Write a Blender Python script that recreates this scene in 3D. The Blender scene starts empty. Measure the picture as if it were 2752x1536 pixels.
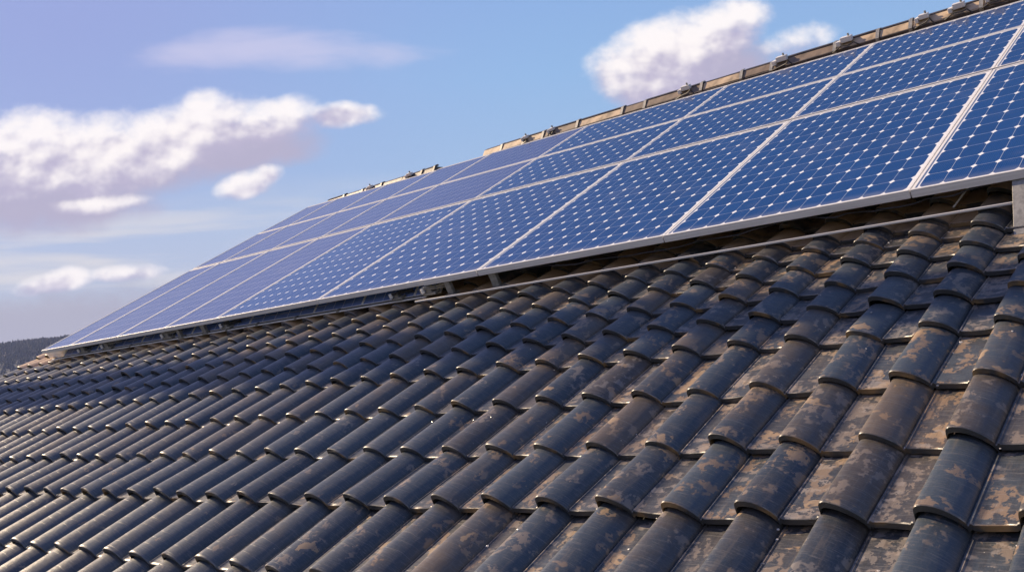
import bpy, bmesh, math, random
import numpy as np
from mathutils import Vector, Matrix

SC = bpy.context.scene
random.seed(7); rng = np.random.default_rng(11)
K = 0.30                      # one tile column = 0.30 m; roof geometry below is written in tile columns
TH = math.radians(30.0)       # roof pitch
ct, st = math.cos(TH), math.sin(TH)

def W(u, v, h):               # roof coordinates (along eave, up the slope, off the roof) -> world metres
    return Vector((u * K, (v * ct - h * st) * K, (v * st + h * ct) * K))
def WD(u, v, h):
    return Vector((u, v * ct - h * st, v * st + h * ct))
ROOF = Matrix.Rotation(TH, 4, 'X')

# ---------------------------------------------------------------- camera
FPX = 2608.18
Uc = Vector((0.7537301, -0.1245127, -0.6452810)); Vc = Vector((0.5440718, -0.4325154, 0.7189689)); Nc = Vector((-0.3686147, -0.8929877, -0.2582560))
right = WD(Uc.x, Vc.x, Nc.x); down = WD(Uc.y, Vc.y, Nc.y); fwd = WD(Uc.z, Vc.z, Nc.z)
cam = bpy.data.cameras.new('camera'); camo = bpy.data.objects.new('camera', cam); SC.collection.objects.link(camo)
cam.sensor_width = 36.0; cam.lens = 36.0 * FPX / 2752.0
cam.clip_start = 0.05; cam.clip_end = 20000
pos = W(9.08736, -13.00729, 6.39162)
camo.matrix_world = Matrix(((right.x, -down.x, -fwd.x, pos.x), (right.y, -down.y, -fwd.y, pos.y), (right.z, -down.z, -fwd.z, pos.z), (0, 0, 0, 1)))
SC.camera = camo

# ---------------------------------------------------------------- light
SUN_UVH = (-0.82, 0.12, 0.56)
SUN = WD(*SUN_UVH).normalized()
sun_el = math.asin(SUN.z); sun_az = math.atan2(SUN.x, SUN.y)
sd = bpy.data.lights.new('sun', 'SUN'); so = bpy.data.objects.new('sun', sd); SC.collection.objects.link(so)
sd.energy = 5.0; sd.angle = math.radians(0.4); sd.color = (1.0, 0.78, 0.53)
so.rotation_euler = SUN.to_track_quat('Z', 'Y').to_euler(); so.location = (0, 0, 30)
SC.view_settings.view_transform = 'Standard'; SC.view_settings.look = 'None'
SC.view_settings.exposure = 0.62; SC.view_settings.gamma = 1.0

class NT:                      # tiny node helper
    def __init__(s, tree): s.t = tree; s.n = tree.nodes; s.l = tree.links
    def add(s, typ, **kw):
        n = s.n.new(typ)
        for k, v in kw.items(): setattr(n, k, v)
        return n
    def put(s, sock, val):
        if isinstance(val, bpy.types.NodeSocket): s.l.new(val, sock)
        elif val is not None:
            try: sock.default_value = val
            except Exception: sock.default_value = (val, val, val)
    def m(s, op, a, b=None, c=None, clamp=False):
        n = s.add('ShaderNodeMath', operation=op, use_clamp=clamp)
        s.put(n.inputs[0], a)
        if b is not None: s.put(n.inputs[1], b)
        if c is not None: s.put(n.inputs[2], c)
        return n.outputs[0]
    def vm(s, op, a, b=None):
        n = s.add('ShaderNodeVectorMath', operation=op)
        s.put(n.inputs[0], a)
        if b is not None: s.put(n.inputs[1], b)
        return n.outputs['Value'] if op in ('DOT_PRODUCT', 'LENGTH') else n.outputs[0]
    def mix(s, f, a, b, blend='MIX'):
        n = s.add('ShaderNodeMix', data_type='RGBA', blend_type=blend)
        s.put(n.inputs[0], f); s.put(n.inputs[6], c4(a)); s.put(n.inputs[7], c4(b)); return n.outputs[2]
    def step(s, x, lo, hi, smooth=True):
        n = s.add('ShaderNodeMapRange', interpolation_type='SMOOTHSTEP' if smooth else 'LINEAR')
        s.put(n.inputs[0], x); n.inputs[1].default_value = lo; n.inputs[2].default_value = hi; return n.outputs[0]
    def noise(s, vec, scale, detail=3, rough=.5, dist=0., color=False):
        n = s.add('ShaderNodeTexNoise'); s.put(n.inputs['Vector'], vec); n.inputs['Scale'].default_value = scale
        n.inputs['Detail'].default_value = detail; n.inputs['Roughness'].default_value = rough; n.inputs['Distortion'].default_value = dist
        return n.outputs[1] if color else n.outputs[0]
    def comb(s, x, y, z=0.):
        n = s.add('ShaderNodeCombineXYZ'); s.put(n.inputs[0], x); s.put(n.inputs[1], y); s.put(n.inputs[2], z); return n.outputs[0]
    def sep(s, v):
        n = s.add('ShaderNodeSeparateXYZ'); s.put(n.inputs[0], v); return n.outputs
def c4(c): return (*c, 1.0) if isinstance(c, tuple) and len(c) == 3 else c

# ---------------------------------------------------------------- sky with clouds
world = bpy.data.worlds.new('World'); SC.world = world; world.use_nodes = True
T = NT(world.node_tree); T.n.clear()
out = T.add('ShaderNodeOutputWorld'); bg = T.add('ShaderNodeBackground'); T.l.new(bg.outputs[0], out.inputs[0])
sky = T.add('ShaderNodeTexSky', sky_type='NISHITA', sun_disc=False)
sky.sun_elevation = sun_el; sky.sun_rotation = sun_az; sky.air_density = 1.0; sky.dust_density = 1.2; sky.ozone_density = 1.6
dirv = T.add('ShaderNodeTexCoord').outputs['Generated']
# compass frame of the sky: F looks north-west along the ground, R to its right
F2 = Vector((fwd.x, fwd.y, 0)).normalized(); R2 = Vector((F2.y, -F2.x, 0))
df = T.m('MAXIMUM', T.vm('DOT_PRODUCT', dirv, tuple(F2)), 0.08)
A = T.m('DIVIDE', T.vm('DOT_PRODUCT', dirv, tuple(R2)), df)      # tangent of the bearing
B = T.m('DIVIDE', T.sep(dirv)[2], df)                              # tangent of the height above the horizon
AB = T.comb(A, B)
zel = T.sep(dirv)[2]
el = T.step(zel, 0.0, 0.55, False)
ramp = T.add('ShaderNodeValToRGB'); T.l.new(el, ramp.inputs[0])
cr = ramp.color_ramp; cr.elements[0].position = 0.0; cr.elements[0].color = (0.36, 0.35, 0.42, 1)
cr.elements[1].position = 1.0; cr.elements[1].color = (0.045, 0.10, 0.26, 1)
for p_, c_ in ((0.18, (0.38, 0.39, 0.48)), (0.30, (0.44, 0.50, 0.63)), (0.38, (0.42, 0.52, 0.68)), (0.47, (0.32, 0.47, 0.70)), (0.62, (0.27, 0.45, 0.73)), (0.76, (0.24, 0.40, 0.71)), (0.86, (0.11, 0.21, 0.46))):
    e_ = cr.elements.new(p_); e_.color = (*c_, 1)
nsk = T.mix(1.0, sky.outputs[0], (0.1, 0.1, 0.1), 'MULTIPLY')
base = T.mix(0.85, nsk, ramp.outputs[0])
lil = T.m('MULTIPLY', T.step(A, 0.10, -0.50), T.step(B, 0.05, 0.45))
base = T.mix(T.m('MULTIPLY', lil, 0.75), base, (0.28, 0.31, 0.60))
back = T.m('MULTIPLY', T.step(T.vm('DOT_PRODUCT', dirv, tuple(F2)), -0.05, -0.6), T.step(zel, 0.5, 0.12))
base = T.mix(T.m('MULTIPLY', back, .22), base, (0.95, 0.90, 0.86))    # unseen low sky behind the viewer brightened, added as fill light
# cloud envelopes: (a, b, ra, rb, tilt, weight) in bearing / height tangents
SKYC = [
 (-0.505, 0.300, 0.095, 0.056, 0.0, 1.0), (-0.430, 0.298, 0.085, 0.050, 0.05, 1.0), (-0.375, 0.302, 0.080, 0.046, 0.2, 1.0), (-0.308, 0.328, 0.060, 0.040, 0.1, 1.0),
 (-0.245, 0.325, 0.065, 0.028, 0.1, 1.0), (-0.180, 0.328, 0.055, 0.018, 0.0, .95),
 (-0.278, 0.259, 0.040, 0.017, 0.15, .95), (-0.255, 0.268, 0.022, 0.012, 0.0, .9),
 (-0.43, 0.243, 0.075, 0.012, 0.05, .7),
 (-0.480, 0.163, 0.045, 0.014, 0.10, 1.), (-0.405, 0.168, 0.055, 0.011, 0.0, .85),
 (0.175, 0.380, 0.088, 0.050, 0.25, 1.05), (0.245, 0.408, 0.050, 0.036, 0.2, 1.0), (0.150, 0.350, 0.045, 0.030, 0.0, .9), (0.325, 0.388, 0.060, 0.026, 0.1, .55),
]
def cloudfield(AB, seed):
    warp = T.noise(T.vm('ADD', AB, (seed, 3.1, 0.)), 9, 2, .5, 0, True)
    Aw = T.vm('ADD', AB, T.vm('MULTIPLY', T.vm('SUBTRACT', warp, (0.5, 0.5, 0.5)), (0.035, 0.02, 0.)))
    s = T.sep(Aw); best = None; hrel = None
    for (a, b, ra, rb, tl, w) in SKYC:
        x = T.m('SUBTRACT', s[0], a); y = T.m('SUBTRACT', T.m('SUBTRACT', s[1], b), T.m('MULTIPLY', x, tl))
        yn = T.m('DIVIDE', y, rb)
        e = T.m('SUBTRACT', w, T.m('ADD', T.m('POWER', T.m('DIVIDE', T.m('ABSOLUTE', x), ra), 2.0), T.m('POWER', T.m('ABSOLUTE', yn), 2.0)))
        if best is None: best, hrel = e, yn
        else:
            g = T.step(T.m('SUBTRACT', e, best), -.5, .5); hrel = T.m('ADD', T.m('MULTIPLY', g, yn), T.m('MULTIPLY', T.m('SUBTRACT', 1.0, g), hrel))
            best = T.m('SMOOTH_MAX', best, e, 0.25)
    return best, hrel
env, hrel = cloudfield(AB, 1.7)
n1 = T.noise(T.comb(A, T.m('MULTIPLY', B, 1.2)), 19, 10, .59, .0)
env = T.m('MAXIMUM', env, -2.0)
dens = T.m('ADD', env, T.m('MULTIPLY', T.m('SUBTRACT', n1, 0.5), 1.9))
cov = T.step(dens, -0.10, 0.85)
nA = T.noise(T.comb(A, T.m('MULTIPLY', B, 1.2)), 19, 3.5, .5, .0)
nB = T.noise(T.comb(T.m('ADD', A, 0.007), T.m('MULTIPLY', T.m('SUBTRACT', B, 0.010), 1.2)), 19, 3.5, .5, .0)
lit = T.m('ADD', T.m('MULTIPLY', hrel, 0.55), T.m('MULTIPLY', T.m('SUBTRACT', nB, nA), -2.2))
lit = T.step(lit, -0.55, 0.30)
ccol = T.mix(lit, (0.46, 0.42, 0.56), (0.93, 0.87, 0.85))
# thin high veil and flat layers near the horizon
vn = T.noise(T.comb(T.m('MULTIPLY', A, 1.0), T.m('MULTIPLY', B, 3.4)), 5.5, 5, .55, .4)
ve = T.m('SUBTRACT', 1.0, T.m('ADD', T.m('POWER', T.m('DIVIDE', T.m('ABSOLUTE', T.m('ADD', A, 0.235)), 0.17), 2.), T.m('POWER', T.m('ABSOLUTE', T.m('DIVIDE', T.m('SUBTRACT', B, 0.402), 0.030)), 2.)))
veil = T.step(T.m('ADD', T.m('MAXIMUM', ve, -2.), T.m('MULTIPLY', T.m('SUBTRACT', vn, 0.5), 3.0)), -0.1, 1.1)
base = T.mix(T.m('MULTIPLY', veil, 0.60), base, (0.62, 0.58, 0.74))
ln = T.noise(T.comb(A, T.m('MULTIPLY', B, 9.0)), 4.0, 4, .5, .2)
lay = T.m('MULTIPLY', T.step(ln, 0.40, 0.66), T.m('MULTIPLY', T.step(B, 0.27, 0.20), T.step(B, 0.12, 0.16)))
base = T.mix(T.m('MULTIPLY', lay, 0.75), base, (0.68, 0.65, 0.65))
grey = T.m('MULTIPLY', T.step(T.m('ADD', B, T.m('MULTIPLY', T.m('SUBTRACT', n1, 0.5), 0.05)), 0.165, 0.130), 0.85)
base = T.mix(grey, base, (0.385, 0.37, 0.45))
def soft(items):
    r_ = None
    for (a, b, ra, rb, w) in items:
        e = T.m('SUBTRACT', 1.0, T.m('ADD', T.m('POWER', T.m('DIVIDE', T.m('ABSOLUTE', T.m('SUBTRACT', A, a)), ra), 2.), T.m('POWER', T.m('ABSOLUTE', T.m('DIVIDE', T.m('SUBTRACT', B, b), rb)), 2.)))
        e = T.m('MULTIPLY', T.m('MAXIMUM', e, -1.5), w); r_ = e if r_ is None else T.m('SMOOTH_MAX', r_, e, .3)
    return T.step(T.m('ADD', r_, T.m('MULTIPLY', T.m('SUBTRACT', n1, .5), 1.1)), -.1, .8)
under = soft([(-0.50, 0.262, 0.16, 0.055, 1.), (-0.40, 0.285, 0.12, 0.040, 1.), (-0.30, 0.300, 0.12, 0.034, 1.), (0.205, 0.358, 0.11, 0.050, 1.), (-0.45, 0.240, .10, .018, .8)])
base = T.mix(T.m('MULTIPLY', under, .95), base, (0.42, 0.385, 0.51))
skyc = T.mix(T.m('MULTIPLY', cov, 0.94), base, ccol)
T.put(bg.inputs[0], skyc); bg.inputs[1].default_value = 0.76

# ---------------------------------------------------------------- materials
def mat(name):
    m = bpy.data.materials.new(name); m.use_nodes = True
    t = NT(m.node_tree); return m, t, t.n['Principled BSDF']
def simple(name, col, rough=.5, metal=0., nscale=0, namp=.15, spec=.5, bump=0):
    m, t, p = mat(name); p.inputs['Roughness'].default_value = rough; p.inputs['Metallic'].default_value = metal
    p.inputs['Specular IOR Level'].default_value = spec
    if nscale:
        oc = t.add('ShaderNodeTexCoord').outputs['Object']
        n = t.noise(oc, nscale, 5, .6)
        f = t.step(n, .3, .7)
        t.put(p.inputs['Base Color'], t.mix(f, tuple(c * (1 - namp) for c in col), tuple(min(1, c * (1 + namp)) for c in col)))
        t.put(p.inputs['Roughness'], t.m('ADD', rough - .08, t.m('MULTIPLY', n, .16)))
        if bump:
            b = t.add('ShaderNodeBump'); b.inputs['Strength'].default_value = bump; b.inputs['Distance'].default_value = .01
            t.put(b.inputs['Height'], n); t.l.new(b.outputs[0], p.inputs['Normal'])
    else: p.inputs['Base Color'].default_value = c4(col)
    return m

def tile_material():
    m, t, p = mat('glazed_clay_tile')
    oc = t.add('ShaderNodeTexCoord').outputs['Object']          # object space = roof space, tile columns
    at = t.add('ShaderNodeAttribute', attribute_name='tone'); r = t.sep(at.outputs['Vector'])
    off = t.vm('SCALE', at.outputs['Vector'])
    sc = t.add('ShaderNodeVectorMath', operation='SCALE'); t.put(sc.inputs[0], at.outputs['Vector']); sc.inputs[3].default_value = 37.0
    pv = t.vm('ADD', oc, sc.outputs[0])
    big = t.noise(oc, 0.55, 3, .55)
    mid = t.noise(pv, 2.6, 4, .6, .6)
    brown = t.step(t.m('ADD', t.m('ADD', t.m('MULTIPLY', r[0], .50), t.m('MULTIPLY', mid, .5)), t.m('MULTIPLY', big, .5)), .70, 1.06)
    zone = t.m('ADD', .35, t.m('MULTIPLY', t.m('MAXIMUM', t.step(t.sep(oc)[1], -3.5, .5), t.step(t.sep(oc)[0], -9., 1.)), .65)); brown = t.m('MULTIPLY', brown, zone)
    slate = t.mix(r[1], (0.028, 0.040, 0.056), (0.058, 0.076, 0.094))
    brn = t.mix(r[2], (0.072, 0.054, 0.038), (0.150, 0.108, 0.068))
    col = t.mix(t.m('MULTIPLY', brown, .85), slate, brn)
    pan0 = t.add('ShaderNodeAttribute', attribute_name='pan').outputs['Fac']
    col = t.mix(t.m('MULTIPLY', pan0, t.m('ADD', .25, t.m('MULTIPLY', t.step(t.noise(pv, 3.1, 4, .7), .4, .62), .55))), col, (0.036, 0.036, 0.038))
    fine = t.noise(pv, 60, 3, .7)
    col = t.mix(t.m('MULTIPLY', t.step(fine, .45, .75), .35), col, (0.16, 0.155, 0.15))
    # angular weathered patches: bare clay shows through, mostly near the right-hand end of the roof
    x = t.sep(oc)[0]
    def vor(vec, scale):
        n = t.add('ShaderNodeTexVoronoi'); t.put(n.inputs['Vector'], vec); n.inputs['Scale'].default_value = scale
        return t.sep(n.outputs['Color'])[0]
    reg = t.m('ADD', t.m('MULTIPLY', t.step(x, -9.0, 3.0), .12), t.m('MULTIPLY', t.step(t.noise(oc, .33, 2), .35, .7), .05))
    w1 = t.vm('MULTIPLY', t.vm('SUBTRACT', t.noise(pv, 7.0, 3, .6, 0, True), (0.5, 0.5, 0.5)), (.42, .42, .2))
    w2 = t.vm('MULTIPLY', t.vm('SUBTRACT', t.noise(pv, 16.0, 2, .6, 0, True), (0.5, 0.5, 0.5)), (.16, .16, .1))
    rot = t.add('ShaderNodeMapping'); rot.inputs['Rotation'].default_value = (0, 0, .6); rot.inputs['Scale'].default_value = (1.0, .42, .6)
    t.put(rot.inputs[0], t.vm('ADD', pv, w2))
    big_v = vor(t.vm('ADD', pv, w1), 3.6); sh_v = vor(rot.outputs[0], 17.0); sh2 = vor(t.vm('ADD', t.vm('MULTIPLY', pv, (.5, 1., .7)), w2), 12.0)
    clus = t.noise(pv, 2.3, 3, .6)
    pan = t.add('ShaderNodeAttribute', attribute_name='pan').outputs['Fac']
    nearf = t.step(x, -11.0, 2.0)
    p1 = t.m('MULTIPLY', t.m('GREATER_THAN', t.m('ADD', big_v, t.m('ADD', t.m('MULTIPLY', reg, .6), t.m('MULTIPLY', pan, .05))), t.m('SUBTRACT', 1.035, t.m('MULTIPLY', pan, .01))), t.step(clus, .46, .50))
    msk = t.step(t.m('ADD', clus, t.m('ADD', t.m('MULTIPLY', reg, .9), t.m('MULTIPLY', pan, .06))), .645, .69)
    p2 = t.m('MULTIPLY', t.m('GREATER_THAN', sh_v, .52), msk)
    tan = t.mix(t.noise(pv, 7, 2), (0.40, 0.255, 0.125), (0.26, 0.195, 0.135))
    col = t.mix(t.m('MULTIPLY', p1, .8), col, tan)
    col = t.mix(t.m('MULTIPLY', p2, .6), col, t.mix(r[2], (0.26, 0.23, 0.20), (0.36, 0.23, 0.12)))
    p3 = t.m('MULTIPLY', t.m('GREATER_THAN', sh2, .60), t.m('MULTIPLY', t.step(t.m('ADD', t.noise(t.vm('ADD', pv, (7.7, 2.1, 0.)), 1.9, 3, .6), t.m('MULTIPLY', reg, .5)), .60, .66), t.m('MULTIPLY', pan, nearf)))
    col = t.mix(t.m('MULTIPLY', p3, .62), col, t.mix(t.noise(pv, 5, 2), (0.36, 0.345, 0.335), (0.30, 0.21, 0.13)))
    run = t.noise(t.vm('MULTIPLY', pv, (11., .9, 3.)), 1.3, 4, .6)
    col = t.mix(t.m('MULTIPLY', t.step(run, .50, .70), t.m('ADD', .25, t.m('MULTIPLY', pan, .35))), col, (0.035, 0.033, 0.032))
    col = t.mix(t.m('MULTIPLY', t.step(run, .44, .30), .22), col, (0.24, 0.19, 0.14))
    # hair-thin rings across each tile
    y = t.sep(oc)[1]
    yy = t.m('ADD', t.m('MULTIPLY', y, 5.3), t.m('MULTIPLY', t.noise(pv, 3, 1), .5))
    fr = t.m('ABSOLUTE', t.m('SUBTRACT', t.m('FRACT', yy), .5))
    ring = t.m('MULTIPLY', t.step(fr, .022, .006), t.step(t.noise(pv, 4.0, 1), .45, .60))
    col = t.mix(t.m('MULTIPLY', ring, .5), col, (0.27, 0.25, 0.23))
    scr = t.noise(t.vm('MULTIPLY', pv, (2.2, 34., 6.)), 1.6, 3, .7)
    col = t.mix(t.m('MULTIPLY', t.step(scr, .50, .68), .42), col, (0.19, 0.18, 0.17))
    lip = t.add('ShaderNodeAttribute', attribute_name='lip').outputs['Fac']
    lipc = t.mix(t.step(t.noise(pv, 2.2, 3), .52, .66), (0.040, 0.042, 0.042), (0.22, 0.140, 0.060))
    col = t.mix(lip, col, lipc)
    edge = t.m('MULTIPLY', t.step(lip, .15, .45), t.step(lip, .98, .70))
    col = t.mix(t.m('MULTIPLY', edge, t.step(t.noise(pv, 4, 3), .50, .66)), col, (0.28, 0.25, 0.21))
    gap_light = t.m('MULTIPLY', t.step(y, 3.80, 4.1), t.m('MULTIPLY', t.step(t.m('ADD', r[1], t.m('MULTIPLY', t.noise(pv, 3, 3), .6)), .35, .75), t.step(lip, .5, 0.)))
    col = t.mix(t.m('MULTIPLY', gap_light, .9), col, (0.60, 0.41, 0.24))  # lighter clay tone painted under the array, standing in for sunlight there
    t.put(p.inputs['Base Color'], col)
    rgh = t.m('ADD', .25, t.m('MULTIPLY', t.noise(pv, 9, 4, .7), .30)); rgh = t.m('ADD', rgh, t.m('MULTIPLY', p1, .12))
    t.put(p.inputs['Roughness'], rgh); p.inputs['Specular IOR Level'].default_value = .8
    h = t.m('ADD', t.m('MULTIPLY', fine, .35), t.m('ADD', t.m('MULTIPLY', scr, .5), t.m('MULTIPLY', t.noise(pv, 6, 3), 1.2)))
    h = t.m('ADD', h, t.m('MULTIPLY', ring, -.5))
    b = t.add('ShaderNodeBump'); b.inputs['Strength'].default_value = .32; b.inputs['Distance'].default_value = .004
    t.put(b.inputs['Height'], h); t.l.new(b.outputs[0], p.inputs['Normal'])
    return m

def cell_material(name, node, line, dark, light, rough=.05, stripes=False):
    """photovoltaic laminate seen through glass; UV runs in whole cells"""
    m, t, p = mat(name)
    uv = t.add('ShaderNodeUVMap').outputs[0]; s = t.sep(uv)
    ax = t.m('MULTIPLY', t.m('ABSOLUTE', t.m('SUBTRACT', t.m('FRACT', s[0]), .5)), 2.)
    ay = t.m('MULTIPLY', t.m('ABSOLUTE', t.m('SUBTRACT', t.m('FRACT', s[1]), .5)), 2.)
    ln = t.m('LENGTH', 0) if False else t.m('SQRT', t.m('ADD', t.m('MULTIPLY', ax, ax), t.m('MULTIPLY', ay, ay)))
    nd = t.step(ln, node - .008, node + .008)
    gx = t.step(ax, 1 - line, 1 - line * .6); gy = t.step(ay, 1 - line * .8, 1 - line * .4)
    white = t.m('MAXIMUM', nd, t.m('MULTIPLY', t.m('MAXIMUM', gx, gy), .42 if not stripes else .5))
    inside = t.m('MULTIPLY', t.m('MULTIPLY', t.m('GREATER_THAN', s[0], 0.), t.m('GREATER_THAN', s[1], 0.)),
                 t.m('MULTIPLY', t.add('ShaderNodeAttribute', attribute_name='core').outputs['Fac'], 1.))
    fing = t.m('MULTIPLY', t.step(t.m('ABSOLUTE', t.m('SUBTRACT', t.m('FRACT', t.m('MULTIPLY', s[0], 11.)), .5)), .30, .46), .16)
    oc = t.add('ShaderNodeTexCoord').outputs['Object']
    cellid = t.comb(t.m('FLOOR', s[0]), t.m('FLOOR', s[1]))
    wn = t.add('ShaderNodeTexWhiteNoise'); t.put(wn.inputs[0], cellid)
    tone = t.mix(t.m('ADD', t.m('MULTIPLY', wn.outputs[0], .35), t.m('MULTIPLY', t.noise(oc, 1.1, 3), .5)), dark, light)
    tone = t.mix(fing, tone, (0.10, 0.20, 0.42))
    col = t.mix(white, tone, (0.84, 0.85, 0.88))
    col = t.mix(inside, (0.76, 0.77, 0.80), col)
    dust = t.m('MULTIPLY', t.step(t.noise(oc, 2.4, 6, .7, .8), .48, .80), .10)
    dust = t.m('ADD', dust, t.m('MULTIPLY', t.step(t.m('ADD', s[1], t.m('MULTIPLY', t.noise(oc, 5, 4), .5)), .75, .1), .22))
    col = t.mix(dust, col, (0.45, 0.44, 0.44))
    t.put(p.inputs['Base Color'], col)
    t.put(p.inputs['Roughness'], t.m('ADD', rough, t.m('MULTIPLY', t.noise(oc, 3, 4), .08)))
    p.inputs['IOR'].default_value = 1.5; p.inputs['Specular IOR Level'].default_value = .5
    b = t.add('ShaderNodeBump'); b.inputs['Strength'].default_value = .05; b.inputs['Distance'].default_value = .002
    t.put(b.inputs['Height'], t.noise(oc, .8, 2)); t.l.new(b.outputs[0], p.inputs['Normal'])
    return m

def alu_material():
    m, t, p = mat('brushed_aluminium')
    oc = t.add('ShaderNodeTexCoord').outputs['Object']
    n = t.noise(t.vm('MULTIPLY', oc, (1.2, 60., 60.)), 1.3, 3, .6)
    t.put(p.inputs['Base Color'], t.mix(t.step(n, .3, .7), (0.68, 0.67, 0.66), (0.82, 0.81, 0.80)))
    p.inputs['Metallic'].default_value = .1; t.put(p.inputs['Roughness'], t.m('ADD', .30, t.m('MULTIPLY', n, .22)))
    return m
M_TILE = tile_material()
M_CELL = cell_material('mono_cells', 1.215, .030, (0.005, 0.036, 0.150), (0.010, 0.060, 0.225))
M_PLAIN = cell_material('plain_cells', 1.5, .045, (0.045, 0.065, 0.190), (0.065, 0.090, 0.240), .14)
M_STRIPE = cell_material('striped_cells', 1.5, .06, (0.075, 0.150, 0.430), (0.110, 0.210, 0.560), .07, True)
M_ALU = alu_material()
M_STEEL = simple('galvanised_steel', (0.27, 0.265, 0.25), .5, .45, 40, .2)
M_BLACK = simple('black_rubber', (0.018, 0.018, 0.02), .5, 0, 30, .2)
M_WHITE = simple('white_paint', (0.78, 0.80, 0.78), .5, 0, 20, .06)
M_CAP = simple('ridge_clay', (0.36, 0.27, 0.18), .55, 0, 5, .55, .5, .5)
M_CAPD = simple('ridge_clay_dark', (0.055, 0.046, 0.045), .5, 0, 7, .4, .5, .5)
M_WOOD = simple('roof_deck_felt', (0.03, 0.028, 0.026), .9, 0, 12, .2)
M_RENDER = simple('render_wall', (0.62, 0.58, 0.50), .85, 0, 6, .08)

# ---------------------------------------------------------------- object helpers
def link(o): SC.collection.objects.link(o); return o
def tag(o, label=None, cat=None, group=None, kind=None):
    for k, v in (('label', label), ('category', cat), ('group', group), ('kind', kind)):
        if v: o[k] = v
    return o
def empty(name, loc, rot=None):
    o = link(bpy.data.objects.new(name, None)); o.empty_display_size = .2
    o.matrix_world = Matrix.Translation(loc) @ (ROOF if rot is None else rot); return o
class MB:                      # mesh collector in roof coordinates (tile columns); local to (u0,v0,h0)
    def __init__(s, o=(0, 0, 0)): s.v = []; s.f = []; s.o = o
    def box(s, a, b):
        i = len(s.v)
        for z in (a[2], b[2]):
            for y in (a[1], b[1]):
                for x in (a[0], b[0]): s.v.append(((x - s.o[0]) * K, (y - s.o[1]) * K, (z - s.o[2]) * K))
        for q in ((0, 2, 3, 1), (4, 5, 7, 6), (0, 1, 5, 4), (2, 6, 7, 3), (0, 4, 6, 2), (1, 3, 7, 5)): s.f.append([i + k for k in q])
        return s
    def tube(s, pts, r, n=8, cap=True):
        pts = [Vector(p) for p in pts]; rings = []
        for k, p in enumerate(pts):
            d = (pts[min(k + 1, len(pts) - 1)] - pts[max(k - 1, 0)]).normalized()
            a = d.orthogonal().normalized() if k == 0 else (a - d * a.dot(d)).normalized()
            b = d.cross(a); i = len(s.v); rings.append(i); rr = r[k] if isinstance(r, (list, tuple)) else r
            for j in range(n):
                q = p + (a * math.cos(2 * math.pi * j / n) + b * math.sin(2 * math.pi * j / n)) * rr
                s.v.append(((q.x - s.o[0]) * K, (q.y - s.o[1]) * K, (q.z - s.o[2]) * K))
        for k in range(len(rings) - 1):
            for j in range(n): s.f.append([rings[k] + j, rings[k] + (j + 1) % n, rings[k + 1] + (j + 1) % n, rings[k + 1] + j])
        if cap: s.f.append([rings[0] + j for j in range(n)][::-1]); s.f.append([rings[-1] + j for j in range(n)])
        return s
    def build(s, name, m, parent=None, bevel=0., smooth=False):
        me = bpy.data.meshes.new(name); me.from_pydata(s.v, [], s.f); me.materials.append(m); me.update()
        bm = bmesh.new(); bm.from_mesh(me); bmesh.ops.recalc_face_normals(bm, faces=bm.faces); bm.to_mesh(me); bm.free()
        if smooth:
            for p in me.polygons: p.use_smooth = True
            me.set_sharp_from_angle(angle=math.radians(40))
        o = link(bpy.data.objects.new(name, me))
        if parent: o.parent = parent
        else: o.matrix_world = Matrix.Translation(W(*s.o)) @ ROOF
        if bevel:
            b = o.modifiers.new('edge', 'BEVEL'); b.width = bevel; b.segments = 2; b.limit_method = 'ANGLE'
        return o

# ---------------------------------------------------------------- ground and wooded hill
def grid_mesh(name, xs, ys, zf, m):
    vs = [(x, y, zf(x, y)) for y in ys for x in xs]; nx = len(xs)
    fs = [(j * nx + i, j * nx + i + 1, (j + 1) * nx + i + 1, (j + 1) * nx + i) for j in range(len(ys) - 1) for i in range(nx - 1)]
    me = bpy.data.meshes.new(name); me.from_pydata(vs, [], fs); me.materials.append(m)
    for p in me.polygons: p.use_smooth = True
    return link(bpy.data.objects.new(name, me))
GZ = -7.0
mg, t, p = mat('meadow'); oc = t.add('ShaderNodeTexCoord').outputs['Object']
t.put(p.inputs['Base Color'], t.mix(t.noise(oc, .02, 6, .6), (0.045, 0.065, 0.025), (0.10, 0.10, 0.05))); p.inputs['Roughness'].default_value = .95
g = grid_mesh('ground', np.linspace(-4000, 4000, 9), np.linspace(-4000, 4000, 9), lambda x, y: GZ, mg); tag(g, kind='structure')
mf, t, p = mat('forest_canopy'); oc = t.add('ShaderNodeTexCoord').outputs['Object']
t.put(p.inputs['Base Color'], t.mix(t.step(t.noise(oc, .03, 6, .7), .4, .65), (0.010, 0.016, 0.014), (0.026, 0.024, 0.026))); p.inputs['Roughness'].default_value = .9
# hill: bearing measured from F2, distance 1300 m
HC = pos + F2 * 1300
def hill_h(a, d):              # a = metres right of the view axis, d = metres beyond HC
    top = 134 + 3 * math.sin(a * .011 + 1.0) + 2.5 * math.sin(a * .031) + 1.2 * math.sin(a * .09)
    return max(0., top * math.exp(-(d / 420.) ** 2) * (1 if d < 400 else 1))
xs = np.linspace(-1900, 1900, 120); ds = np.linspace(-900, 900, 40)
vs = []; fs = []
for d in ds:
    for a in xs:
        q = HC + R2 * a + F2 * d; vs.append((q.x, q.y, GZ - .5 + hill_h(a, d)))
for j in range(len(ds) - 1):
    for i in range(len(xs) - 1): fs.append((j * 120 + i, j * 120 + i + 1, (j + 1) * 120 + i + 1, (j + 1) * 120 + i))
me = bpy.data.meshes.new('hills'); me.from_pydata(vs, [], fs); me.materials.append(mf)
for pl in me.polygons: pl.use_smooth = True
tag(link(bpy.data.objects.new('hills', me)), kind='structure')
vs = []; fs = []
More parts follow.
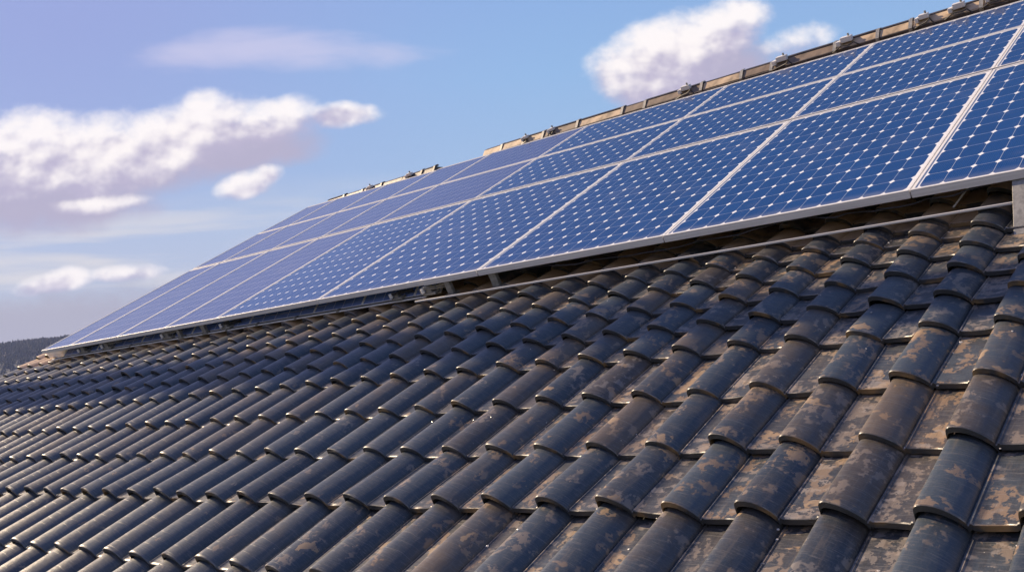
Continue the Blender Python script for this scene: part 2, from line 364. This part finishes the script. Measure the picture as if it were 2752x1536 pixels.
for k in range(9000):          # spruce wood on the near side of the hill, one mass
    a = random.uniform(-820, -480); d = random.triangular(-420, 60, -20)
    q = HC + R2 * a + F2 * d; z = GZ - 1.5 + hill_h(a, d); hh = random.uniform(3.5, 7) * (1.2 if random.random() < .08 else 1); r = hh * random.uniform(.2, .36); i = len(vs)
    n = 6; ph = random.random()
    for lv, (zz, rr) in enumerate(((0, .75), (.3, 1.), (.62, .6))):
        for j in range(n):
            an = 2 * math.pi * (j + ph + lv * .5) / n; w = random.uniform(.75, 1.2)
            vs.append((q.x + math.cos(an) * r * rr * w, q.y + math.sin(an) * r * rr * w, z + zz * hh))
    vs.append((q.x, q.y, z + hh))
    for lv in range(2):
        for j in range(n): fs.append((i + lv * n + j, i + lv * n + (j + 1) % n, i + (lv + 1) * n + (j + 1) % n, i + (lv + 1) * n + j))
    for j in range(n): fs.append((i + 2 * n + j, i + 2 * n + (j + 1) % n, i + 3 * n))
me = bpy.data.meshes.new('forest'); me.from_pydata(vs, [], fs); me.materials.append(mf)
tag(link(bpy.data.objects.new('forest', me)), 'dark distant wood covering the hill at the far left horizon', 'forest', kind='stuff')

# ---------------------------------------------------------------- the roofed house
house = empty('tiled_house', W(0, 0, 0)); tag(house, 'house roof of dark glazed clay tiles with raised rolls, tan weathered patches and ridge caps', 'house')
RAKE, REND, VRIDGE, VEAVE = -35, 13, 21.3, -17.0
rows = [-16.6, -14.9, -13.2, -11.5, -9.85, -8.15, -6.434, -4.698, -3.246, -1.78, -0.326, 0.665, 1.606, 2.50, 3.30, 3.98, 4.80]
while rows[-1] < 20.4: rows.append(rows[-1] + .93)
prof = np.array([(0, -.006), (.003, .140), (.010, .180), (.024, .203), (.050, .216), (.09, .221), (.15, .215), (.22, .197), (.29, .168), (.36, .130), (.42, .088), (.458, .050), (.480, .026),
                 (.492, -.012), (.508, -.014), (.518, .014), (.536, .014), (.548, .0), (.66, -.003), (.80, -.006), (.94, -.002), (.952, .016), (.985, .018), (1.0, .008)])
NP = len(prof)
V = []; F = []; TONE = []; LIP = []; PAN = []
class Cnt: n = 0
def tile(c, v0, v1):
    n0 = Cnt.n; ln = v1 - v0 + .13; tone = rng.random(3); j = np.clip(rng.normal(0, 1, 6), -2, 2)
    if rng.random() < .035: j = j * 2.6
    lift = .122 + .009 * j[0] + (.045 if abs(v0 + 4.698) < .1 else 0); yaw = .010 * j[1]; du = .006 * j[2]; dv = .024 * j[3]; roll = .016 * j[4]; sc = 1 + .025 * j[5]
    s, h = prof[:, 0], prof[:, 1] * sc; x0 = c - .5 + s; P = []
    ringsd = [(.16, -.086, 1), (.0, -.084, 1), (-.003, -.012, 1), (.010, .001, 0), (.05, .0, 0), (ln * .5, .0, 0), (ln, 0., 0)]
    for k, (dy, dh, lp) in enumerate(ringsd):
        y = v0 + dv + dy + (.010 * np.sin(s * 9 + j[0] * 3) if k < 4 else 0)
        hh = h + dh + lift * (1 - dy / ln) + roll * (s - .5)
        P.append(np.stack([(x0 + du + yaw * (dy - ln / 2)) * K, (y + 0 * s) * K, hh * K], 1))
        LIP.append(np.full(NP, float(lp))); PAN.append((s > .5).astype(float))
    V.append(np.concatenate(P)); TONE.append(np.tile(tone, (NP * 7, 1)))
    a = np.arange(NP - 1)
    for k in range(6):
        b0 = n0 + k * NP; F.append(np.stack([b0 + a, b0 + a + 1, b0 + NP + a + 1, b0 + NP + a], 1))
    Cnt.n += NP * 7
for i in range(len(rows) - 1):
    for c in range(RAKE + 1, REND): tile(c, rows[i], rows[i + 1])
V = np.concatenate(V).astype(np.float32); F = np.concatenate(F).astype(np.int32)
me = bpy.data.meshes.new('tile_covering')
me.vertices.add(len(V)); me.vertices.foreach_set('co', V.ravel())
me.loops.add(F.size); me.loops.foreach_set('vertex_index', F.ravel())
me.polygons.add(len(F)); me.polygons.foreach_set('loop_start', np.arange(0, F.size, 4, dtype=np.int32)); me.polygons.foreach_set('loop_total', np.full(len(F), 4, np.int32))
me.update(calc_edges=True); me.validate()
me.polygons.foreach_set('use_smooth', np.ones(len(F), bool))
at = me.attributes.new('tone', 'FLOAT_VECTOR', 'POINT'); at.data.foreach_set('vector', np.concatenate(TONE).astype(np.float32).ravel())
at = me.attributes.new('lip', 'FLOAT', 'POINT'); at.data.foreach_set('value', np.concatenate(LIP).astype(np.float32))
at = me.attributes.new('pan', 'FLOAT', 'POINT'); at.data.foreach_set('value', np.concatenate(PAN).astype(np.float32))
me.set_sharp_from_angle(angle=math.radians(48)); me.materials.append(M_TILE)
# object space of the tiles is metres; rescale so the material sees tile columns
me.transform(Matrix.Scale(1 / K, 4))
to = link(bpy.data.objects.new('tile_covering', me)); to.parent = house; to.scale = (K, K, K)
MB().box((RAKE + .1, VEAVE + .3, -.40), (REND, VRIDGE, -.14)).build('roof_deck', M_WOOD, house)
b = MB(); b.box((RAKE - .02, VEAVE, -.9), (RAKE + .09, VRIDGE + .3, -.10)); b.build('verge_board', M_WHITE, house)
# house walls (world-aligned, below the deck)
def wall_box(name, x0, x1, y0, y1, z0, z1, m):
    b = MB(); o = b.box((x0 / K, y0 / K, z0 / K), (x1 / K, y1 / K, z1 / K))
    me_o = b.build(name, m, house); me_o.matrix_parent_inverse = Matrix.Identity(4)
    me_o.rotation_euler = (-TH, 0, 0); return me_o
ye = W(0, VEAVE, 0).y; yr = W(0, VRIDGE, 0).y; zr = W(0, VRIDGE, 0).z
wall_box('wall', RAKE * K + .5, REND * K - .3, ye + .6, ye + .9, GZ, W(0, VEAVE, 0).z + .1, M_RENDER)
b = MB()   # gable wall: prism
gx = RAKE * K + .5
pts = [(ye + .6, GZ), (2 * yr - ye - .6, GZ), (2 * yr - ye - .6, W(0, VEAVE, 0).z + .15), (yr, zr - .35), (ye + .6, W(0, VEAVE, 0).z + .15)]
b.v = [(gx, y, z) for y, z in pts] + [(gx + .3, y, z) for y, z in pts]
b.f = [[0, 1, 2, 3, 4], [9, 8, 7, 6, 5]] + [[i, (i + 1) % 5, (i + 1) % 5 + 5, i + 5] for i in range(5)]
gw = b.build('gable_wall', M_RENDER, house); gw.rotation_euler = (-TH, 0, 0)
# far slope of the roof
b = MB(); L = 38 * K
p0 = W(RAKE, VRIDGE, -.1); p1 = W(REND, VRIDGE, -.1)
b.v = [tuple(p0), tuple(p1), (p1.x, p1.y + L * ct, p1.z - L * st), (p0.x, p0.y + L * ct, p0.z - L * st)]
b.v += [(x, y, z - .12) for x, y, z in b.v]
b.f = [[0, 1, 2, 3], [7, 6, 5, 4], [0, 4, 5, 1], [1, 5, 6, 2], [2, 6, 7, 3], [3, 7, 4, 0]]
fs_ = b.build('far_roof_slope', M_TILE, house); fs_.rotation_euler = (-TH, 0, 0)
# ridge caps, each a half-round clay cap with a collar and a steel clip
def ridge_h(u): return float(np.interp(u, [-35, -31, -23.6, -18.2, -7, 5], [.58, .67, .80, .93, 1.02, 1.08]))
M_LIP = simple('ridge_lip', (0.17, 0.125, 0.09), .5, 0, 7, .3)
def cap_piece(u0, u1, dark):
    """angular ridge hood: sloping tan face, dark top strip, set-back skirt, a strap over the joint"""
    h0, h1 = ridge_h(u0), ridge_h(u1)
    def strip(name, prof_, m, a0=u0, a1=u1 - .02, g0=h0, g1=h1, par=house):
        b = MB((a0, VRIDGE, g0)); n = len(prof_)
        for u_, g in ((a0, g0), (a1, g1)):
            for (x, z) in prof_: b.v.append(((u_ - a0) * K, x * K, (g + z - g0) * K))
        for k_ in range(n): b.f.append([k_, (k_ + 1) % n, (k_ + 1) % n + n, k_ + n])
        b.f.append(list(range(n))[::-1]); b.f.append(list(range(n, 2 * n)))
        o = b.build(name, m, par)
        o.location = ((a0 * K, VRIDGE * K, g0 * K) if par is house else ((a0 - u0) * K, 0, (g0 - h0) * K)); return o
    jit = rng.random(2); h0 += .05 * (jit[0] - .5); h1 += .05 * (jit[1] - .5)
    face = M_CAPD if dark else (M_CAP if rng.random() > .28 else M_LIP)
    top = strip('ridge_cap', [(-.36, -.20), (-.10, -.03), (.30, -.20), (.50, -.34), (.50, -.42), (-.36, -.42)], face)
    top['label'] = 'dark brown ridge cap' if dark else 'tan ridge cap'
    strip('top_strip', [(-.11, -.055), (-.10, .0), (.12, .0), (.14, -.055)], M_CAPD, par=top)
    strip('skirt', [(-.40, -.75), (-.40, -.235), (-.365, -.215), (-.365, -.75)], M_CAPD, par=top)
    strip('lower_lip', [(-.46, -.45), (-.46, -.42), (-.405, -.40), (-.405, -.45)], M_CAPD if dark else M_LIP, par=top)
    sl = (h1 - h0) / (u1 - u0)
    strip('strap', [(-.43, -.36), (-.43, -.205), (-.12, .025), (.1, .025), (.1, .003), (-.105, .003), (-.405, -.225), (-.405, -.36)], M_STEEL if not dark else M_BLACK, u1 - .14, u1 - .02, h1 - .14 * sl, h1 - .02 * sl, par=top)
    return top
capu = list(np.arange(-31.6, -23.9, 1.5)) + [-23.2]
for a_, b_ in zip(capu[:-1], capu[1:]): cap_piece(a_, b_, True)
u = -20.0
for L_ in [1.2, 1.3, 1.15, 1.9, 2.3, 1.1, 2.6, 1.7, 1.2, 2.4, 1.5, 1.1, 2.2, 1.4, 1.9, 1.6, 1.3, 1.8, 1.6]:
    cap_piece(u, u + L_, False); u += L_
def knot(u, s, label):
    h = ridge_h(u); r = empty('ridge_clamp', W(u, VRIDGE - .2, h)); tag(r, label, 'clamp', 'metal clamps along the ridge'); o = (u, VRIDGE - .2, h); v = VRIDGE - .2
    b = MB(o); b.box((u - .14 * s, v - .10, h - .05), (u + .16 * s, v + .12, h + .10 * s)); b.box((u - .26 * s, v - .16, h - .12), (u - .16 * s, v + .10, h + .04)); b.build('body', M_ALU, r, bevel=.003)
    b = MB(o); q = rng.random(6) * .12; b.tube([(u - (.3 + q[0]) * s, v - .22, h - .26), (u - .10 * s, v - .24, h - .10 - q[1]), (u + (.05 + q[2]) * s, v - .22, h - .15), (u + .22 * s, v - .2, h - .02 - q[3]), (u + .36 * s, v - .24, h - .22 - q[4])], .024, 6); b.build('cable_loop', M_BLACK, r, smooth=True)
    b = MB(o); b.tube([(u + .08 * s, v, h + .1 * s), (u + .08 * s, v, h + .1 * s + .09)], .035, 8); b.build('bolt', M_STEEL, r, smooth=True)
knot(-17.4, .7, 'small clamp at the far left start of the tan ridge caps')
knot(-15.9, .7, 'small bright clamp on the tan ridge left of the large cloud')
knot(-9.2, 1.2, 'large bright clamp on the ridge above the third panel of the top row')
knot(-5.2, 1.3, 'white and black clamp on the ridge below the large cloud')
knot(-2.8, 1.3, 'dark hooded clamp on the ridge, halfway between cloud and right edge')
knot(-.2, 1.0, 'curved clamp on the ridge, third from the right edge')
knot(.9, 1.2, 'white topped clamp on the ridge, second from the right edge')
knot(2.0, 1.1, 'last clamp on the ridge before the upper right corner')
knot(-25.0, .9, 'thin dark clamp on the far left dark ridge caps')
knot(-28.0, .8, 'tiny dark knob on the far left dark ridge caps')

# ---------------------------------------------------------------- solar panels
def panel(u0, u1, v0, v1, h, nu, nv, cm, label, group, tilt=0., mgn=.045, fh=.145, rim=.055, name='solar_panel'):
    root = empty(name, W(u0, v0, h), ROOF @ Matrix.Rotation(tilt, 4, 'X')); tag(root, label, 'solar panel', group)
    o = (u0, v0, h); g = .012; a0, a1, b0, b1 = u0 + g, u1 - g, v0 + g, v1 - g
    f = MB(o); t_ = -.0
    f.box((a0, b0, h - fh), (a1, b0 + rim, h)); f.box((a0, b1 - rim, h - fh), (a1, b1, h))
    f.box((a0, b0 + rim, h - fh), (a0 + rim, b1 - rim, h)); f.box((a1 - rim, b0 + rim, h - fh), (a1, b1 - rim, h))
    f.build('frame', M_ALU, root, bevel=.0015)
    # laminate: white margin, then the cell field
    x0, x1, y0, y1 = a0 + rim, a1 - rim, b0 + rim, b1 - rim; mg = mgn
    X = [x0, x0 + mg, x1 - mg, x1]; Y = [y0, y0 + mg, y1 - mg, y1]; z = h - .018
    vs = [((x - u0) * K, (y - v0) * K, (z - h) * K) for y in Y for x in X]; fs = []; core = []; uvs = []
    for j in range(3):
        for i in range(3):
            q = (j * 4 + i, j * 4 + i + 1, (j + 1) * 4 + i + 1, (j + 1) * 4 + i); fs.append(q); c_ = (i == 1 and j == 1); core.append(1. if c_ else 0.)
            uvs += [(0, 0), (nu, 0), (nu, nv), (0, nv)] if c_ else [(.5, .5)] * 4
    me = bpy.data.meshes.new('cell_sheet'); me.from_pydata(vs, [], fs); me.materials.append(cm)
    uvl = me.uv_layers.new(name='UVMap'); uvl.data.foreach_set('uv', np.array(uvs, np.float32).ravel())
    at = me.attributes.new('core', 'FLOAT', 'FACE'); at.data.foreach_set('value', np.array(core, np.float32))
    c = link(bpy.data.objects.new('cell_sheet', me)); c.parent = root
    bb = MB(o); bb.box((x0, y0, h - .05), (x1, y1, h - .03)); bb.build('back_sheet', M_WHITE, root)
    return root
PH = .85
seams = [8.6, 3.5, -1.62, -7.02, -13.40, -18.70, -21.95, -25.35, -29.10, -31.6]
ordn = ['rightmost', 'second', 'third', 'fourth', 'fifth', 'sixth', 'seventh', 'eighth', 'ninth']
for rname, v0, v1, nv, rk in (('bottom', 3.98, 11.86, 12, 0), ('middle', 11.98, 16.18, 6, 1), ('top', 16.22, 20.15, 6, 2)):
    for i in range(9):
        u1, u0 = seams[i], seams[i + 1]
        plain = i >= (5 if rk == 0 else 4)
        cells = 12 if i < 5 else 6
        which = 'rightmost' if i == 0 else ('leftmost' if i == 8 else ordn[i] + ' from the right')
        look = 'plain lilac blue' if plain else 'blue'
        v1_ = v1 - (.35 if rk == 2 and i >= 6 else (.15 if rk == 2 and i == 5 else 0))
        panel(u0, u1, v0, v1_, PH, cells, nv, M_PLAIN if plain else M_CELL,
              '%s raised solar panel, %s row, %s' % (look, rname, which), 'solar panels of the raised array', rim=.055 if rk == 0 else .045)
for k, (a_, b_, lb) in enumerate(((3.52, 8.6, 'rightmost piece of the pale front edge profile'), (-1.61, 3.49, 'long front edge profile below the second panel from the right'),
                               (-7.00, -1.64, 'long front edge profile below the third panel from the right'), (-8.95, -7.04, 'short end piece of the front edge profile at the step in the array edge'))):
    b = MB((a_, 3.95, .8)); b.box((a_, 3.925, .712), (b_, 3.988, .868)); o = b.build('edge_profile', M_ALU, bevel=.0015); tag(o, lb, 'metal profile', 'front edge profiles')
# low panels lying almost flat on the tiles under the raised array
lows = [-30.4, -27.6, -24.2, -20.8, -17.4, -14.1, -11.9, -9.75, -8.75]
for i in range(len(lows) - 1):
    which = ['leftmost', 'second from the left', 'third from the left', 'fourth from the left', 'fourth from the right', 'third from the right', 'second from the right', 'narrow rightmost'][i]
    r_ = panel(lows[i], lows[i + 1], 4.16, 4.84, .385, 5 if i < 7 else 2, 1, M_STRIPE, 'low striped solar panel under the raised array, %s' % which,
               'low solar panels under the raised array', tilt=math.radians(31), fh=.06, rim=.022, mgn=.004)

# ---------------------------------------------------------------- rails, posts, brackets
b = MB((0, 3.8, .35)); b.box((-9.4, 3.80, .335), (6.2, 3.84, .372)); b.box((-9.4, 3.86, .330), (6.2, 3.90, .350))
tag(b.build('mounting_rail', M_ALU), 'thin pale aluminium rail lying across the tiles below the right part of the array', 'rail')
rl = empty('mounting_rail', W(-20, 4.3, .35)); tag(rl, 'long double rail running along the foot of the low striped panels', 'rail')
b = MB((-20, 4.3, .35)); b.box((-31.3, 4.06, .335), (-9.2, 4.11, .368)); b.build('front_tube', M_ALU, rl)
b = MB((-20, 4.3, .35)); b.box((-31.3, 4.125, .33), (-9.2, 4.15, .385)); b.build('rear_channel', M_BLACK, rl)
for q in (-12.9, -14.9, -16.9, -18.6, -21.2, -24.9):
    b = MB((-20, 4.3, .35)); b.box((q, 4.04, .33), (q + .09, 4.17, .41)); b.build('rail_clip', M_STEEL, rl)
def post(u, w, v, top, bot, label, d=.05, name='support_post', lean=0., foot_v=0.):
    r = empty(name, W(u, v, bot)); tag(r, label, 'post', 'posts carrying the raised array'); o = (u, v, bot)
    b = MB(o); i0 = len(b.v)
    b.box((u, v, bot), (u + w, v + d * .35, top)); b.box((u, v + d * .35, bot), (u + .02, v + d * 2.2, top)); b.box((u + w - .02, v + d * .35, bot), (u + w, v + d * 2.2, top))
    b.v = [(x, y + foot_v * K * (1 - z / ((top - bot) * K)), z) for (x, y, z) in b.v]
    b.build('web', M_STEEL, r, bevel=.001)
    b = MB(o); b.box((u - .05, v + foot_v - .02, bot - .04), (u + w + .05, v + foot_v + .22, bot - .002)); b.build('foot_plate', M_STEEL, r)
    return r
post(-6.75, .22, 3.98, .705, .34, 'flat grey post standing on the thin rail, just right of the array step')
post(-8.30, .18, 3.98, .705, .34, 'grey post at the left end of the thin right-hand rail')
post(5.14, .28, 3.96, .705, .02, 'wide grey channel post at the right edge of the picture', foot_v=-.75)
post(-19.9, .22, 4.05, .705, .40, 'pale post below the fifth seam of the bottom row')
post(-21.4, .16, 4.05, .705, .40, 'short pale post left of the fifth seam, beside a dark clamp')
b = MB((4.3, 4.2, .3)); b.tube([(4.05, 4.25, .30), (4.42, 4.95, .62)], .018, 6); tag(b.build('brace_rod', M_ALU), 'thin bright diagonal rod beside the rightmost post', 'rod')
def clamp(u, v, h, s, dark, label):
    r = empty('cable_clamp', W(u, v, h)); tag(r, label, 'clamp', 'clamps and cable knots at the foot of the array'); o = (u, v, h)
    b = MB(o); b.box((u - .16 * s, v - .10, h - .02), (u + .22 * s, v + .10, h + .05)); b.box((u - .06 * s, v - .08, h + .05), (u + .10 * s, v + .06, h + .17 * s)); b.build('body', M_STEEL, r, bevel=.002)
    b = MB(o)
    for k in range(3):
        a = rng.random(4)
        b.tube([(u - .25 * s, v - .05, h + .06 + .05 * k), (u - .05 * s + .1 * a[0], v - .12, h + .16 * s + .06 * a[1]), (u + .2 * s, v + .02, h + .10 + .1 * a[2]), (u + .55 * s, v + .12, h + .05 + .18 * a[3])], .028, 6)
    b.build('cable_loop', M_BLACK if dark else M_STEEL, r, smooth=True)
    b = MB(o); b.tube([(u - .1 * s, v - .13, h + .08), (u - .1 * s, v - .13, h + .20)], .05, 8); b.build('bolt', M_ALU, r, smooth=True)
clamp(-9.0, 4.09, .42, 1.2, False, 'bright cable clamp at the left end of the thin rail, beside the array step')
clamp(-10.3, 4.13, .42, 1.0, True, 'small clamp with bolts at the corner of the narrow low panel')
clamp(-18.55, 4.15, .42, 1.2, True, 'dark clamp hanging between two posts under the fourth panel from the right')
clamp(-22.2, 4.15, .42, 1.5, False, 'pale clamp with a round knob below the sixth panel of the bottom row')
clamp(-26.6, 4.17, .42, 1.7, False, 'bright bent clamp left of the long dark low panel')
clamp(-28.5, 4.17, .42, 1.8, True, 'black knot of cables nearest the left corner of the array')
b = MB((-31, 4.4, .2))
for k in range(6): b.box((-32.9 + .02 * (k % 2), 4.7, .06 + k * .096), (-30.3, 5.9, .06 + k * .096 + .088))
b.box((-32.8, 4.75, .0), (-30.4, 5.8, .64)); tag(b.build('slatted_box', M_WHITE), 'white slatted box under the far left corner of the raised array', 'box')

for k, (ua, ub, sag, lb) in enumerate(((-5.9, 1.4, .17, 'long black cable sagging in the dark gap below the right panels'), (1.1, 4.9, .13, 'short black cable sagging beside the rightmost post'),
                                   (-17.9, -12.2, .10, 'black cable hanging above the double rail, left of the step'), (-26.3, -22.4, .10, 'black cable hanging near the far left clamps'))):
    n_ = 16; pts = [(ua + (ub - ua) * q / n_, 4.02 + .05 * math.sin(q * 1.3), .70 - sag * (1 - (2 * q / n_ - 1) ** 2) - .02 * math.sin(q * 2.1)) for q in range(n_ + 1)]
    b = MB((ua, 4.0, .7)); b.tube(pts, .016, 6); tag(b.build('cable', M_BLACK, smooth=True), lb, 'cable', 'cables under the array')
# dew drops and grit on the near tiles
b = bmesh.new()
for k in range(760):
    uu = random.uniform(-6, 8); vv = random.uniform(-6.6, 4); s = (uu + .5) % 1.0
    i = max(j for j in range(len(rows)) if rows[j] <= vv); fr_ = (vv - rows[i]) / (rows[i + 1] - rows[i])
    if random.random() < .7: s = random.choice([random.uniform(.50, .56), random.uniform(.93, .99), random.uniform(.55, .95)]); uu = math.floor(uu) + s - .5
    h = float(np.interp(s, prof[:, 0], prof[:, 1])) + .09 * (1 - fr_) + .006
    r = random.uniform(.009, .021) * (1.0 if random.random() < .9 else 1.5)
    mt = Matrix.Translation((uu * K, vv * K, h * K)) @ Matrix.Diagonal((r * K * random.uniform(.8, 1.6), r * K, r * K * .7, 1))
    bmesh.ops.create_icosphere(b, subdivisions=1, radius=1, matrix=mt)
me = bpy.data.meshes.new('grit'); b.to_mesh(me); b.free(); me.materials.append(simple('pale_grit', (0.55, 0.52, 0.48), .25, 0, 90, .3))
o = link(bpy.data.objects.new('grit', me)); o.matrix_world = ROOF; tag(o, 'pale droplets and grit scattered over the near roof tiles', 'grit', kind='stuff')

# unseen beam added high above the house to throw the long shade across the tiles
S_ = Vector(SUN_UVH); tt = 47.0
c0 = Vector((0, 1.05, .12)) + S_ * tt
b = MB(tuple(c0)); x0, x1 = -36 + c0.x - 6, 10 + c0.x
b.box((x0, c0.y - .85, c0.z - .25), (x1, c0.y + .80, c0.z + .25))
b.v = [(x, y * (1.0 + .55 * max(0., min(1., ((c0.x - 4) - (x / K + c0.x)) / 26.))), z) for x, y, z in b.v]
j_ = empty('shade_caster', W(*c0)); tag(j_, 'added grey beam high overhead, out of view, shading the tiles', 'crane')
b.build('shade_beam', M_STEEL, j_)
b = MB(tuple(c0)); b.tube([(x0, c0.y, c0.z + .25), ((x0 + x1) / 2, c0.y, c0.z + 5), (x1, c0.y, c0.z + .25)], .06, 6); b.build('added_stay', M_STEEL, j_)

# ---------------------------------------------------------------- air
b = bmesh.new(); bmesh.ops.create_cube(b, size=1); me = bpy.data.meshes.new('haze'); b.to_mesh(me); b.free()
hz = link(bpy.data.objects.new('haze', me)); z0, z1 = GZ - 1.2, 182.0
hz.scale = (5200, 5200, z1 - z0); hz.location = (-700, 900, (z0 + z1) / 2)
hm = bpy.data.materials.new('air'); hm.use_nodes = True; t = NT(hm.node_tree); t.n.clear()
o_ = t.add('ShaderNodeOutputMaterial'); pv = t.add('ShaderNodeVolumePrincipled'); t.l.new(pv.outputs[0], o_.inputs['Volume'])
pv.inputs['Color'].default_value = (0.46, 0.58, 1.0, 1); pv.inputs['Density'].default_value = 0.00015; pv.inputs['Anisotropy'].default_value = .2
me.materials.append(hm); tag(hz, kind='stuff')
SC.cycles.volume_bounces = 0; SC.cycles.max_bounces = 6
